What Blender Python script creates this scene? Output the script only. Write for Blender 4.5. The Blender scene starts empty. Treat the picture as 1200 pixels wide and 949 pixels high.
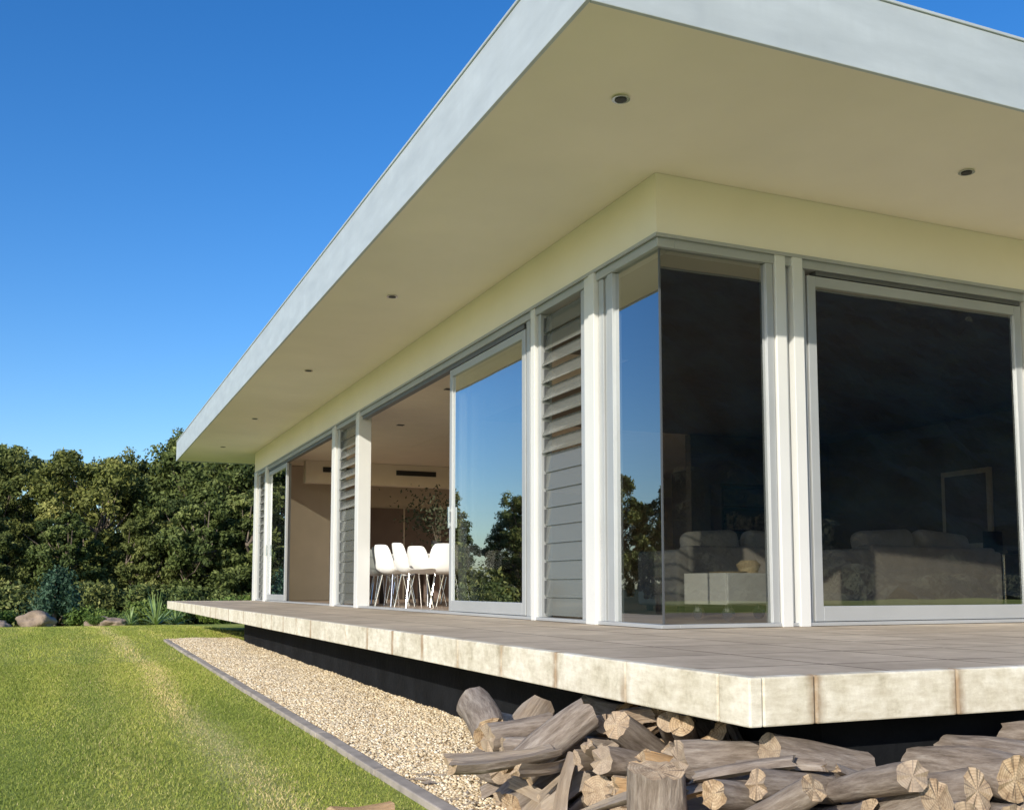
import bpy, math, random, bmesh
import numpy as np
from mathutils import Vector, Matrix, noise as mnoise
random.seed(7); rng=np.random.default_rng(7)
C=bpy.context; D=bpy.data
scene=C.scene
ZOFF=0.88
# ------------------------------------------------------------------ helpers
def link(o):
    scene.collection.objects.link(o); return o
def empty(name,loc=(0,0,0),rotz=0):
    e=D.objects.new(name,None); e.location=loc; e.rotation_euler=(0,0,rotz); e.empty_display_size=.2
    return link(e)
def mesh_obj(name,verts,faces,mats,idx=None,parent=None,smooth=False,loc=(0,0,0)):
    me=D.meshes.new(name); me.from_pydata([tuple(v) for v in verts],[],[tuple(f) for f in faces])
    for m in (mats if isinstance(mats,(list,tuple)) else [mats]): me.materials.append(m)
    if idx is not None: me.polygons.foreach_set('material_index',np.array(idx,dtype=np.int32))
    if smooth: me.polygons.foreach_set('use_smooth',np.ones(len(me.polygons),dtype=bool))
    me.update()
    o=D.objects.new(name,me); o.location=loc
    if parent: o.parent=parent
    return link(o)
def np_mesh(name,V,F,mats,smooth=False,attr=None):
    """V (n,3), F (m,k) arrays"""
    me=D.meshes.new(name); n=len(V); m,k=F.shape
    me.vertices.add(n); me.vertices.foreach_set('co',V.astype(np.float32).ravel())
    me.loops.add(m*k); me.loops.foreach_set('vertex_index',F.astype(np.int32).ravel())
    me.polygons.add(m); me.polygons.foreach_set('loop_start',(np.arange(m)*k).astype(np.int32))
    me.polygons.foreach_set('loop_total',np.full(m,k,dtype=np.int32))
    if smooth: me.polygons.foreach_set('use_smooth',np.ones(m,dtype=bool))
    for mt in mats: me.materials.append(mt)
    if attr is not None:
        a=me.attributes.new('rnd','FLOAT','POINT'); a.data.foreach_set('value',attr.astype(np.float32))
    me.update(calc_edges=True); me.validate()
    return me
BF=[(0,3,2,1),(4,5,6,7),(0,1,5,4),(1,2,6,5),(2,3,7,6),(3,0,4,7)]
def boxes(name,bl,mat,parent=None,bevel=0.0,seg=2,loc=(0,0,0)):
    V=[];F=[]
    for (x0,x1,y0,y1,z0,z1) in bl:
        b=len(V)
        V+=[(x0,y0,z0),(x1,y0,z0),(x1,y1,z0),(x0,y1,z0),(x0,y0,z1),(x1,y0,z1),(x1,y1,z1),(x0,y1,z1)]
        F+=[tuple(i+b for i in f) for f in BF]
    o=mesh_obj(name,V,F,mat,parent=parent,loc=loc)
    if bevel>0:
        m=o.modifiers.new('b','BEVEL'); m.width=bevel; m.segments=seg; m.limit_method='ANGLE'
        if seg>2: o.data.polygons.foreach_set('use_smooth',np.ones(len(o.data.polygons),dtype=bool))
    return o
def cyl(name,r0,r1,h,mat,parent=None,loc=(0,0,0),n=20,rot=(0,0,0)):
    V=[];F=[]
    for i in range(n):
        a=2*math.pi*i/n; V.append((r0*math.cos(a),r0*math.sin(a),0)); V.append((r1*math.cos(a),r1*math.sin(a),h))
    for i in range(n):
        j=(i+1)%n; F.append((2*i,2*j,2*j+1,2*i+1))
    F.append(tuple(2*i for i in range(n))[::-1]); F.append(tuple(2*i+1 for i in range(n)))
    o=mesh_obj(name,V,F,mat,parent=parent,loc=loc); o.rotation_euler=rot; return o
class NT:
    def __init__(s,m):
        m.use_nodes=True; s.t=m.node_tree; s.n=s.t.nodes; s.l=s.t.links
    def lk(s,a,b): s.l.new(a,b)
def ramp(nt,fac,stops):
    r=nt.n.new('ShaderNodeValToRGB'); e=r.color_ramp.elements
    e[0].position=stops[0][0]; e[0].color=(*stops[0][1],1)
    e[1].position=stops[-1][0]; e[1].color=(*stops[-1][1],1)
    for p,c in stops[1:-1]:
        x=e.new(p); x.color=(*c,1)
    nt.lk(fac,r.inputs[0]); return r.outputs[0]
def noise(nt,vec,scale,detail=4,rough=.55):
    n=nt.n.new('ShaderNodeTexNoise'); n.inputs['Scale'].default_value=scale
    n.inputs['Detail'].default_value=detail; n.inputs['Roughness'].default_value=rough
    if vec is not None: nt.lk(vec,n.inputs['Vector'])
    return n.outputs['Fac']
def mapping(nt,vec,scale=(1,1,1),rot=(0,0,0),loc=(0,0,0)):
    m=nt.n.new('ShaderNodeMapping'); m.inputs['Scale'].default_value=scale; m.inputs['Rotation'].default_value=rot
    m.inputs['Location'].default_value=loc; nt.lk(vec,m.inputs['Vector']); return m.outputs[0]
def mix(nt,fac,a,b,mode='MIX'):
    m=nt.n.new('ShaderNodeMix'); m.data_type='RGBA'; m.blend_type=mode
    for s,v in ((m.inputs['Factor'],fac),(m.inputs['A'],a),(m.inputs['B'],b)):
        if isinstance(v,bpy.types.NodeSocket): nt.lk(v,s)
        elif isinstance(v,(tuple,list)): s.default_value=(*v,1) if len(v)==3 else v
        else: s.default_value=v
    return m.outputs['Result']
def math_(nt,op,a,b=None):
    m=nt.n.new('ShaderNodeMath'); m.operation=op
    for i,v in enumerate((a,b)):
        if v is None: continue
        if isinstance(v,bpy.types.NodeSocket): nt.lk(v,m.inputs[i])
        else: m.inputs[i].default_value=v
    return m.outputs[0]
def bump(nt,h,strength,dist):
    b=nt.n.new('ShaderNodeBump'); b.inputs['Strength'].default_value=strength; b.inputs['Distance'].default_value=dist
    nt.lk(h,b.inputs['Height']); return b.outputs[0]
def newmat(name):
    m=D.materials.new(name); nt=NT(m); p=nt.n['Principled BSDF']
    tc=nt.n.new('ShaderNodeTexCoord'); return m,nt,p,tc.outputs['Object']
def simple(name,col,rough=.6,metal=0,var=.12,scale=3,bs=0,bscale=60,bdist=.002,spec=.5):
    m,nt,p,co=newmat(name)
    n=noise(nt,co,scale)
    a=tuple(c*(1-var) for c in col); b=tuple(min(1,c*(1+var)) for c in col)
    nt.lk(ramp(nt,n,[(.3,a),(.7,b)]),p.inputs['Base Color'])
    p.inputs['Roughness'].default_value=rough; p.inputs['Metallic'].default_value=metal
    p.inputs['Specular IOR Level'].default_value=spec
    if bs>0: nt.lk(bump(nt,noise(nt,co,bscale),bs,bdist),p.inputs['Normal'])
    return m
# ------------------------------------------------------------------ materials
m_cream=simple('cream_paint',(.87,.82,.71),.7,var=.03,scale=1.2,bs=.15,bscale=150)
m_soffit=simple('soffit_paint',(.90,.83,.69),.65,var=.05,scale=.7,bs=.1,bscale=90)
def fascia():
    m,nt,p,co=newmat('zinc_fascia')
    n1=noise(nt,mapping(nt,co,(1.5,1.5,6)),1.2,6)
    n2=noise(nt,mapping(nt,co,(9,9,.8)),1.5,4)
    c=mix(nt,n2,ramp(nt,n1,[(.3,(.42,.47,.50)),(.7,(.62,.68,.71))]),(.50,.55,.57))
    nt.lk(c,p.inputs['Base Color']); p.inputs['Metallic'].default_value=.25; p.inputs['Roughness'].default_value=.5
    nt.lk(bump(nt,n1,.25,.01),p.inputs['Normal']); return m
m_fascia=fascia()
m_alu=simple('anodised_aluminium',(.46,.48,.49),.42,.35,.05,2)
m_alud=simple('dark_aluminium',(.16,.17,.18),.4,.6,.05,2)
m_post=simple('post_paint',(.68,.69,.68),.45,.1,.03,2)
m_black=simple('black_plastic',(.02,.02,.022),.5)
m_chrome=simple('chrome',(.7,.7,.7),.2,1,.02)
m_white=simple('white_laminate',(.82,.82,.80),.4,0,.03)
m_beige=simple('interior_wall_paint',(.56,.47,.38),.8,0,.04)
m_dwall=simple('shaded_wall_paint',(.17,.14,.115),.8,0,.08)  # living-area walls, dimness behind the front glass put into the colour
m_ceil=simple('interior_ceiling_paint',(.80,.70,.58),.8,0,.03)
m_lceil=simple('shaded_living_ceiling',(.22,.19,.165),.8,0,.05)  # living-area part of the ceiling, room shade painted into its colour
m_sofa=simple('sofa_fabric',(.46,.42,.385),.95,0,.08,6,.4,400,.002)
m_cush=simple('cushion_fabric',(.52,.47,.42),.95,0,.1,5,.4,300,.002)
m_darkwood=simple('dark_timber',(.05,.03,.02),.35,0,.2,8)
m_floor=simple('interior_floor',(.42,.32,.24),.35,0,.1,2)
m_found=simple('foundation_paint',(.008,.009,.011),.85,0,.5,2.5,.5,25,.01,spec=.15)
m_blind=simple('window_blind',(.18,.13,.11),.8,0,.1)
m_basket=simple('basket_weave',(.6,.48,.3),.8,0,.2,60,.5,90,.004)
m_conc=simple('concrete_edging',(.33,.29,.25),.9,0,.3,6,.5,60,.004)
m_rock=simple('boulder_stone',(.26,.20,.15),.9,0,.45,2.5,.8,8,.05)
m_book=simple('book_spines',(.25,.2,.16),.7,0,.9,14)
def glass():
    m=D.materials.new('window_glass'); m.use_nodes=True; nt=NT(m)
    nt.n.remove(nt.n['Principled BSDF']); out=nt.n['Material Output']
    lw=nt.n.new('ShaderNodeLayerWeight'); lw.inputs['Blend'].default_value=.5
    f=math_(nt,'MULTIPLY',math_(nt,'POWER',lw.outputs['Facing'],2.0),1.15)
    f=math_(nt,'MINIMUM',math_(nt,'ADD',f,.18),1.0)
    tr=nt.n.new('ShaderNodeBsdfTransparent'); tr.inputs[0].default_value=(.56,.57,.54,1)
    gl=nt.n.new('ShaderNodeBsdfGlossy'); gl.inputs['Roughness'].default_value=.0; gl.inputs['Color'].default_value=(.94,.97,1,1)
    tc=nt.n.new('ShaderNodeTexCoord')
    nt.lk(bump(nt,noise(nt,tc.outputs['Object'],1.3,1),.012,.1),gl.inputs['Normal'])
    mx=nt.n.new('ShaderNodeMixShader'); nt.lk(f,mx.inputs[0]); nt.lk(tr.outputs[0],mx.inputs[1]); nt.lk(gl.outputs[0],mx.inputs[2])
    nt.lk(mx.outputs[0],out.inputs[0]); return m
m_glass=glass()
def tiles_top():
    m,nt,p,co=newmat('deck_tiles')
    b=nt.n.new('ShaderNodeTexBrick'); b.offset=.0; b.squash=1
    for k,v in (('Scale',1),('Mortar Size',.008),('Mortar Smooth',.2),('Brick Width',.6),('Row Height',.6),('Bias',0)): b.inputs[k].default_value=v
    b.inputs['Color1'].default_value=(.47,.40,.315,1); b.inputs['Color2'].default_value=(.58,.50,.40,1); b.inputs['Mortar'].default_value=(.14,.11,.085,1)
    nt.lk(mapping(nt,co,loc=(-.174,-.05,0)),b.inputs['Vector'])
    n=noise(nt,co,5,8,.7); n2=noise(nt,co,.9,4)
    c=mix(nt,.65,b.outputs['Color'],ramp(nt,n,[(.3,(.58,.54,.50)),(.7,(1.15,1.12,1.08))]),'MULTIPLY')
    c=mix(nt,.6,c,ramp(nt,n2,[(.35,(.8,.77,.74)),(.65,(1.1,1.09,1.06))]),'MULTIPLY')
    nt.lk(c,p.inputs['Base Color']); p.inputs['Roughness'].default_value=.7; p.inputs['Specular IOR Level'].default_value=.3
    nt.lk(bump(nt,math_(nt,'ADD',math_(nt,'MULTIPLY',b.outputs['Fac'],-1),math_(nt,'MULTIPLY',n,.5)),.3,.004),p.inputs['Normal'])
    return m
m_tiletop=tiles_top()
def tile_edge():
    m,nt,p,co=newmat('deck_edge_stone')
    sx=nt.n.new('ShaderNodeSeparateXYZ'); nt.lk(co,sx.inputs[0])
    def jm(axis,off):
        a=math_(nt,'ADD',sx.outputs[axis],off)
        f=math_(nt,'FRACT',math_(nt,'DIVIDE',a,.6))
        d=math_(nt,'ABSOLUTE',math_(nt,'SUBTRACT',f,.5))
        d=math_(nt,'ADD',d,math_(nt,'MULTIPLY',math_(nt,'SUBTRACT',noise(nt,co,16,4),.5),.07))
        return math_(nt,'MULTIPLY',math_(nt,'SUBTRACT',d,.43),17)
    jx=jm(0,-2.20); jy=jm(1,-2.824)
    n0=noise(nt,mapping(nt,co,(3,3,2)),2,5,.6)
    st=math_(nt,'MAXIMUM',jx,jy); st=math_(nt,'MINIMUM',math_(nt,'MAXIMUM',st,0),1)
    st=math_(nt,'MULTIPLY',st,ramp(nt,n0,[(.38,(.02,.02,.02)),(.58,(.9,.9,.9))]))
    n1=noise(nt,co,9,8,.7); n2=noise(nt,mapping(nt,co,(4,4,16)),3,6,.7); n3=noise(nt,co,2.2,3)
    base=ramp(nt,n1,[(.26,(.38,.345,.26)),(.42,(.60,.56,.46)),(.58,(.72,.685,.595)),(.75,(.84,.81,.74))])
    base=mix(nt,.4,base,ramp(nt,n2,[(.35,(.68,.62,.52)),(.6,(1.1,1.1,1.08))]),'MULTIPLY')
    base=mix(nt,.45,base,ramp(nt,n3,[(.35,(.82,.78,.70)),(.65,(1.1,1.1,1.1))]),'MULTIPLY')
    c=mix(nt,st,base,(.29,.20,.12))
    nt.lk(c,p.inputs['Base Color']); p.inputs['Roughness'].default_value=.8
    nt.lk(bump(nt,n1,.6,.006),p.inputs['Normal']); return m
m_edge=tile_edge()
def lawn():
    m,nt,p,co=newmat('lawn')
    n1=noise(nt,co,.5,5); n2=noise(nt,co,45,4,.7); n3=noise(nt,co,4,4); n4=noise(nt,mapping(nt,co,(2.2,.2,1)),1,3)
    c=ramp(nt,n1,[(.3,(.26,.31,.07)),(.55,(.34,.385,.10)),(.75,(.43,.44,.14))])
    c=mix(nt,.65,c,ramp(nt,n2,[(.3,(.45,.47,.4)),(.65,(1.25,1.2,1.1))]),'MULTIPLY')
    c=mix(nt,.5,c,ramp(nt,n3,[(.3,(.75,.8,.7)),(.7,(1.2,1.15,1.1))]),'MULTIPLY')
    c=mix(nt,.75,c,ramp(nt,n4,[(.38,(.78,.86,.74)),(.62,(1.25,1.16,1.18))]),'MULTIPLY')
    sx=nt.n.new('ShaderNodeSeparateXYZ'); nt.lk(co,sx.inputs[0])
    d=math_(nt,'ABSOLUTE',math_(nt,'SUBTRACT',sx.outputs[0],.80))
    s=math_(nt,'MAXIMUM',math_(nt,'SUBTRACT',1,math_(nt,'DIVIDE',d,.22)),0)
    s=math_(nt,'MULTIPLY',s,math_(nt,'ADD',math_(nt,'MULTIPLY',n3,1.2),-.1))
    c=mix(nt,s,c,(.62,.56,.27))
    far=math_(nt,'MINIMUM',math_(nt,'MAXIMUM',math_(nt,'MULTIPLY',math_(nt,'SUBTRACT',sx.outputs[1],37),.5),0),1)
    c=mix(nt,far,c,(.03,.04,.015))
    nt.lk(c,p.inputs['Base Color']); p.inputs['Roughness'].default_value=.9; p.inputs['Specular IOR Level'].default_value=.1
    nt.lk(bump(nt,n2,.8,.02),p.inputs['Normal']); return m
m_lawn=lawn()
def attrmat(name,stops,rough=.85,trans=0,nscale=None,spec=.2,nmap=(1,1,1)):
    m,nt,p,co=newmat(name)
    a=nt.n.new('ShaderNodeAttribute'); a.attribute_name='rnd'
    c=ramp(nt,a.outputs['Fac'],stops)
    if nscale: c=mix(nt,.65,c,ramp(nt,noise(nt,mapping(nt,co,nmap),nscale,3),[(.35,(.62,.70,.58)),(.65,(1.3,1.2,1.12))]),'MULTIPLY')
    oi=nt.n.new('ShaderNodeObjectInfo')
    if trans: c=mix(nt,.6,c,ramp(nt,oi.outputs['Random'],[(0,(.65,.8,.7)),(.5,(1,1,1)),(1,(1.35,1.15,.85))]),'MULTIPLY')
    nt.lk(c,p.inputs['Base Color']); p.inputs['Roughness'].default_value=rough; p.inputs['Specular IOR Level'].default_value=spec
    if trans:
        t=nt.n.new('ShaderNodeBsdfTranslucent'); nt.lk(c,t.inputs[0])
        mx=nt.n.new('ShaderNodeMixShader'); mx.inputs[0].default_value=trans
        nt.lk(p.outputs[0],mx.inputs[1]); nt.lk(t.outputs[0],mx.inputs[2]); nt.lk(mx.outputs[0],nt.n['Material Output'].inputs[0])
    return m
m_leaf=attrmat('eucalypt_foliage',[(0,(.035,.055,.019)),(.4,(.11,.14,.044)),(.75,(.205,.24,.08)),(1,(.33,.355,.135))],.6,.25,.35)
m_blue=attrmat('conifer_foliage',[(0,(.02,.05,.03)),(1,(.10,.17,.11))],.6,.2)
m_shrub=attrmat('shrub_foliage',[(0,(.05,.10,.02)),(1,(.2,.28,.07))],.6,.25)
m_blade=attrmat('grass_blades',[(0,(.23,.30,.06)),(.6,(.36,.415,.10)),(.85,(.50,.50,.18)),(1,(.70,.60,.34))],.7,.3,1.0,.2,(2.2,.25,1))
m_peb=attrmat('pebbles',[(0,(.36,.26,.15)),(.35,(.64,.51,.33)),(.75,(.78,.66,.46)),(1,(.88,.80,.66))],.85)
m_gravelbase=simple('gravel_base',(.55,.44,.29),.95,0,.35,40,.8,80,.02)
m_trunk=simple('tree_bark',(.16,.13,.10),.9,0,.4,3,.6,12,.03)
def wood(kind):
    m,nt,p,co=newmat('firewood_'+kind)
    oi=nt.n.new('ShaderNodeObjectInfo'); r=oi.outputs['Random']
    off=nt.n.new('ShaderNodeVectorMath'); off.operation='ADD'; nt.lk(co,off.inputs[0])
    cb=nt.n.new('ShaderNodeCombineXYZ')
    for i in range(3): nt.lk(math_(nt,'MULTIPLY',r,37.+i*11),cb.inputs[i])
    nt.lk(cb.outputs[0],off.inputs[1]); v=off.outputs[0]
    if kind=='split':
        g=noise(nt,mapping(nt,v,(70,70,3)),1,7,.7); g2=noise(nt,v,9,5)
        c=ramp(nt,g,[(.28,(.13,.085,.05)),(.43,(.38,.28,.18)),(.58,(.57,.45,.31)),(.75,(.76,.65,.49))])
        warm=mix(nt,math_(nt,'MULTIPLY',g2,1.1),c,(.66,.37,.14)); grey=mix(nt,math_(nt,'MULTIPLY',g2,1.3),c,(.40,.345,.295))
        c=mix(nt,ramp(nt,r,[(.18,(0,0,0)),(.30,(1,1,1))]),warm,grey)
        c=mix(nt,.7,c,ramp(nt,noise(nt,mapping(nt,v,(12,12,2)),1,5,.6),[(.35,(.5,.46,.42)),(.6,(1.05,1.05,1.05))]),'MULTIPLY'); h=g
    elif kind=='bark':
        g=noise(nt,mapping(nt,v,(45,45,7)),1,8,.72); g2=noise(nt,v,6,4)
        c=ramp(nt,g,[(.3,(.055,.043,.036)),(.46,(.20,.165,.14)),(.6,(.36,.315,.275)),(.75,(.54,.49,.43))])
        c=mix(nt,math_(nt,'MULTIPLY',g2,.6),c,(.30,.235,.18)); h=g
    else:
        sx=nt.n.new('ShaderNodeSeparateXYZ'); nt.lk(co,sx.inputs[0])
        rr=math_(nt,'SQRT',math_(nt,'ADD',math_(nt,'POWER',sx.outputs[0],2),math_(nt,'POWER',sx.outputs[1],2)))
        w=math_(nt,'SINE',math_(nt,'ADD',math_(nt,'MULTIPLY',rr,700),math_(nt,'MULTIPLY',noise(nt,v,14,3),9)))
        g=noise(nt,v,30,6,.7)
        an=math_(nt,'ARCTAN2',sx.outputs[1],sx.outputs[0])
        cv=nt.n.new('ShaderNodeCombineXYZ'); nt.lk(math_(nt,'MULTIPLY',an,5),cv.inputs[0]); nt.lk(math_(nt,'MULTIPLY',rr,6),cv.inputs[1]); nt.lk(r,cv.inputs[2]); crk=noise(nt,cv.outputs[0],1.6,4,.6)
        c=ramp(nt,g,[(.3,(.22,.14,.075)),(.5,(.48,.35,.22)),(.72,(.68,.55,.38))])
        c=mix(nt,math_(nt,'MULTIPLY',math_(nt,'ADD',w,1),.22),c,(.18,.11,.055))
        c=mix(nt,ramp(nt,crk,[(.34,(.85,.85,.85)),(.44,(0,0,0))]),c,(.05,.03,.02))
        c=mix(nt,math_(nt,'MULTIPLY',r,.6),c,(.33,.28,.235)); h=g
    nt.lk(c,p.inputs['Base Color']); p.inputs['Roughness'].default_value=.85; p.inputs['Specular IOR Level'].default_value=.2
    nt.lk(bump(nt,h,1.0,.012 if kind!='end' else .004),p.inputs['Normal']); return m
m_wood=[wood('bark'),wood('split'),wood('end')]

# ------------------------------------------------------------------ layout constants (metres; eye level z=0)
DK=-.28; HD=2.42; SF=2.86; RT=3.28
X0=3.66; Y0=5.95; XR=15.0; YF=22.3
def gz(x,y):
    x=np.asarray(x,float); y=np.asarray(y,float)
    z=np.interp(y,[-400,-60,0,4,16,24,35,45,70,140],[-1.5,-1.2,-.9,-.88,-.785,-.88,-1.2,-1.6,-2.5,-3])
    return z
# ------------------------------------------------------------------ ground
gx=np.unique(np.concatenate([np.linspace(-1500,-60,25),np.linspace(-60,-8,20),np.linspace(-8,10,60),np.linspace(10,60,20),np.linspace(60,1500,25)]))
gy=np.unique(np.concatenate([np.linspace(-1500,-60,25),np.linspace(-60,0,20),np.linspace(0,40,90),np.linspace(40,80,20),np.linspace(80,1500,25)]))
GX,GY=np.meshgrid(gx,gy); GZ=gz(GX,GY)
V=np.stack([GX,GY,GZ],-1).reshape(-1,3); nx=len(gx); ny=len(gy)
I,J=np.meshgrid(np.arange(nx-1),np.arange(ny-1)); b=(J*nx+I).ravel()
F=np.stack([b,b+1,b+1+nx,b+nx],-1)
link(D.objects.new('lawn_ground',np_mesh('lawn_ground',V,F,[m_lawn],True)))
gyl=np.linspace(1.2,16.4,60); V=[];F=[]
for i,y in enumerate(gyl):
    z=float(gz(0,y))+.006; V+=[(1.43,y,z),(2.42,y,z)]
    if i: F.append((2*i-2,2*i-1,2*i+1,2*i))
gravel=mesh_obj('gravel_bed',V,F,m_gravelbase)
octv=np.array([(1,0,0),(-1,0,0),(0,1,0),(0,-1,0),(0,0,1),(0,0,-1)])
octf=np.array([(0,2,4),(2,1,4),(1,3,4),(3,0,4),(2,0,5),(1,2,5),(3,1,5),(0,3,5)])
N=110000
px=rng.uniform(1.44,2.40,N); py=2.9+13.5*rng.power(1,N)**1.25
s=rng.uniform(.0045,.0095,N)*(1+.035*py)
S=np.stack([s*rng.uniform(.8,1.6,N),s*rng.uniform(.8,1.4,N),s*rng.uniform(.5,.9,N)],-1)
P=octv[None]*S[:,None,:]*(1+rng.uniform(-.3,.3,(N,6,1)))+rng.uniform(-.25,.25,(N,6,3))*s[:,None,None]
an=rng.uniform(0,6.28,N); ca,sa=np.cos(an)[:,None],np.sin(an)[:,None]
P=np.stack([P[...,0]*ca-P[...,1]*sa,P[...,0]*sa+P[...,1]*ca,P[...,2]],-1)
bumpy=.012*np.sin(px*9+py*3.1)*np.sin(py*5.3)
P+=np.stack([px,py,gz(px,py)+.012+bumpy*.5+rng.uniform(0,.01,N)],-1)[:,None,:]
F=(octf[None]+(np.arange(N)*6)[:,None,None]).reshape(-1,3)
o=D.objects.new('pebbles',np_mesh('pebbles',P.reshape(-1,3),F,[m_peb],False,np.repeat(rng.random(N),6))); link(o); o.parent=gravel
ed=empty('garden_edging')
ys=np.arange(1.0,16.5,1.25)
for k in range(len(ys)-1):
    y0,y1=ys[k]+.004,ys[k+1]-.004; z0=float(gz(0,y0)); z1=float(gz(0,y1)); jx=random.uniform(-.006,.006)
    V=[(1.36+jx,y0,z0-.1),(1.43+jx,y0,z0-.1),(1.43-jx,y1,z1-.1),(1.36-jx,y1,z1-.1),(1.36+jx,y0,z0+.03),(1.43+jx,y0,z0+.03),(1.43-jx,y1,z1+.03),(1.36-jx,y1,z1+.03)]
    o=mesh_obj('strip_%d'%k,V,BF,m_conc,parent=ed); mm=o.modifiers.new('b','BEVEL'); mm.width=.006; mm.segments=2
def grass(N,x0,x1,y0,y1,pw,hmul):
    t=rng.random(N)**pw; y=y0+(y1-y0)*t; x=rng.uniform(x0,x1,N)
    keep=~((x>1.35)&(y<16.5)); x=x[keep]; y=y[keep]; n=len(x)
    h=rng.uniform(.008,.020,n)*hmul*(1+.02*y)*(1+.25*np.sin(x*5.7)*np.sin(y*1.3)); w=.0020*(1+.12*y)
    a=rng.uniform(0,6.28,n); l=rng.uniform(0,1.1,n)*h; la=rng.uniform(0,6.28,n); z=gz(x,y)-.004
    B0=np.stack([x-np.cos(a)*w,y-np.sin(a)*w,z],-1); B1=np.stack([x+np.cos(a)*w,y+np.sin(a)*w,z],-1)
    T=np.stack([x+np.cos(la)*l,y+np.sin(la)*l,z+h],-1)
    V=np.stack([B0,B1,T],1).reshape(-1,3); r=rng.random(n)*.85+.10*np.sin(x*5.2)
    st=np.exp(-((x-.8+.05*np.sin(y))/.14)**2)*(rng.random(n)<.65)
    r=np.clip(r+st*.7+(rng.random(n)<.06)*.3,0,1)
    return V,np.arange(3*n).reshape(-1,3),np.repeat(r,3)
V1,F1,r1=grass(250000,-2.2,1.36,2.6,12,1.35,1); V2,F2,r2=grass(130000,-4,3,10,30,1.2,1.25)
V=np.concatenate([V1,V2]); F=np.concatenate([F1,F2+len(V1)]); r=np.concatenate([r1,r2])
link(D.objects.new('grass',np_mesh('grass',V,F,[m_blade],False,r)))
# ------------------------------------------------------------------ deck
DX,DY,DE=1.944,2.654,22.2
deck=empty('patio_deck')
boxes('deck_surface',[(DX+.02,16,DY+.02,DE-.02,DK-.13,DK)],m_tiletop,deck)
eb=[]
y=DY+.17; eb.append((DX,DX+.05,DY,y-.006,DK-.15,DK+.003))
while y<DE:
    y2=min(y+.6,DE); eb.append((DX,DX+.05,y,y2-.006,DK-.15,DK+.003)); y=y2
x=DX+.052; nx_=DX+.156+.1
while x<16:
    eb.append((x,nx_-.006,DY,DY+.05,DK-.15,DK+.003)); x=nx_; nx_+=.6
x=DX+.06
while x<16: eb.append((x,x+.597,DE-.05,DE,DK-.15,DK+.003)); x+=.6
boxes('edge_tiles',eb,m_edge,deck,.006)
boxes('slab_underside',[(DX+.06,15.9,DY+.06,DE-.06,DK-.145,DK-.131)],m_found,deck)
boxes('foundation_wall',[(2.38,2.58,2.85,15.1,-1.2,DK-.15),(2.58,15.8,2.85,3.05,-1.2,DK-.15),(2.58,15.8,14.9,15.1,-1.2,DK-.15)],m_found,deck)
# ------------------------------------------------------------------ house
H=empty('modern_house')
boxes('roof_soffit',[(2.262,16.9,4.272,24.3,SF,SF+.05)],m_soffit,H)
boxes('roof_fascia',[(2.235,2.26,4.245,24.35,SF-.012,RT),(2.262,17,4.245,4.27,SF-.012,RT),(2.262,17,24.325,24.35,SF-.012,RT),(16.975,17,4.272,24.32,SF-.012,RT)],m_fascia,H,.004)
boxes('roof_capping',[(2.225,2.33,4.235,24.36,RT+.001,RT+.02),(2.332,17,4.235,4.34,RT+.001,RT+.02)],m_fascia,H,.004)
boxes('roof_sheet',[(2.34,16.9,4.35,24.25,RT-.12,RT-.06)],m_fascia,H)
boxes('upper_wall',[(X0,X0+.16,Y0,YF,HD,SF-.002),(X0+.16,XR,Y0,Y0+.16,HD,SF-.002)],m_cream,H)
boxes('shadow_trim',[(X0-.012,X0,Y0-.012,YF,HD-.012,HD+.012),(X0,XR,Y0-.012,Y0,HD-.012,HD+.012)],m_alu,H)
boxes('window_heads',[(X0+.012,X0+.15,Y0+.012,YF-.01,HD-.075,HD-.002),(X0+.152,XR,Y0+.012,Y0+.15,HD-.075,HD-.002)],m_alu,H,.003)
boxes('head_tracks',[(X0+.03,X0+.10,8.25,13.7,HD-.12,HD-.077),(X0+.03,X0+.10,15.5,20.8,HD-.12,HD-.077),(5.05,7.15,Y0+.03,Y0+.10,HD-.11,HD-.077)],m_alud,H)
boxes('window_sills',[(X0+.01,X0+.15,Y0+.01,YF-.01,DK+.004,DK+.03),(X0+.152,XR,Y0+.01,Y0+.15,DK+.004,DK+.03)],m_alu,H,.003)
zb,zt=DK+.031,HD-.076
po=[];fr=[]
def lpost(y0,y1,d0=0.0,d1=.16): po.append((X0+d0,X0+d1,y0,y1,zb-.03,HD-.003))
def lframe(y0,y1,d0=.03,d1=.12): fr.append((X0+d0,X0+d1,y0,y1,zb,zt))
lpost(6.86,6.95,-.01,.17); lpost(6.965,7.045,.004,.17); lframe(6.62,6.70,.02,.10); lframe(6.71,6.77,.045,.13); lframe(6.78,6.85,.03,.13); lframe(7.06,7.15,.03,.12)
lframe(7.90,7.96,.03,.12); lpost(7.97,8.05,.0,.17); lframe(8.06,8.12,.045,.14); lframe(8.13,8.20,.03,.14)
lpost(13.74,13.86,-.01,.17); lpost(13.88,13.96,.004,.17); lframe(13.98,14.06); lframe(15.0,15.07); lpost(15.1,15.2,-.01,.17); lpost(15.22,15.36,.004,.17)
lpost(20.84,21.0,-.01,.17); lframe(21.02,21.10); lframe(21.82,21.90); lpost(22.0,22.28,-.01,.17)
def fpost(x0,x1,d0=0.0,d1=.16): po.append((x0,x1,Y0+d0,Y0+d1,zb-.03,HD-.003))
def fframe(x0,x1,d0=.03,d1=.12): fr.append((x0,x1,Y0+d0,Y0+d1,zb,zt))
fframe(4.59,4.65,.02,.10); fpost(4.66,4.75,.0,.17); fframe(4.765,4.80,.05,.14); fpost(4.81,4.90,-.008,.17); fframe(4.915,4.96,.04,.13)
fpost(7.18,7.28,-.005,.17); fframe(7.30,7.37); fframe(8.1,8.16); fpost(8.2,8.42,-.01,.17)
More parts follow.
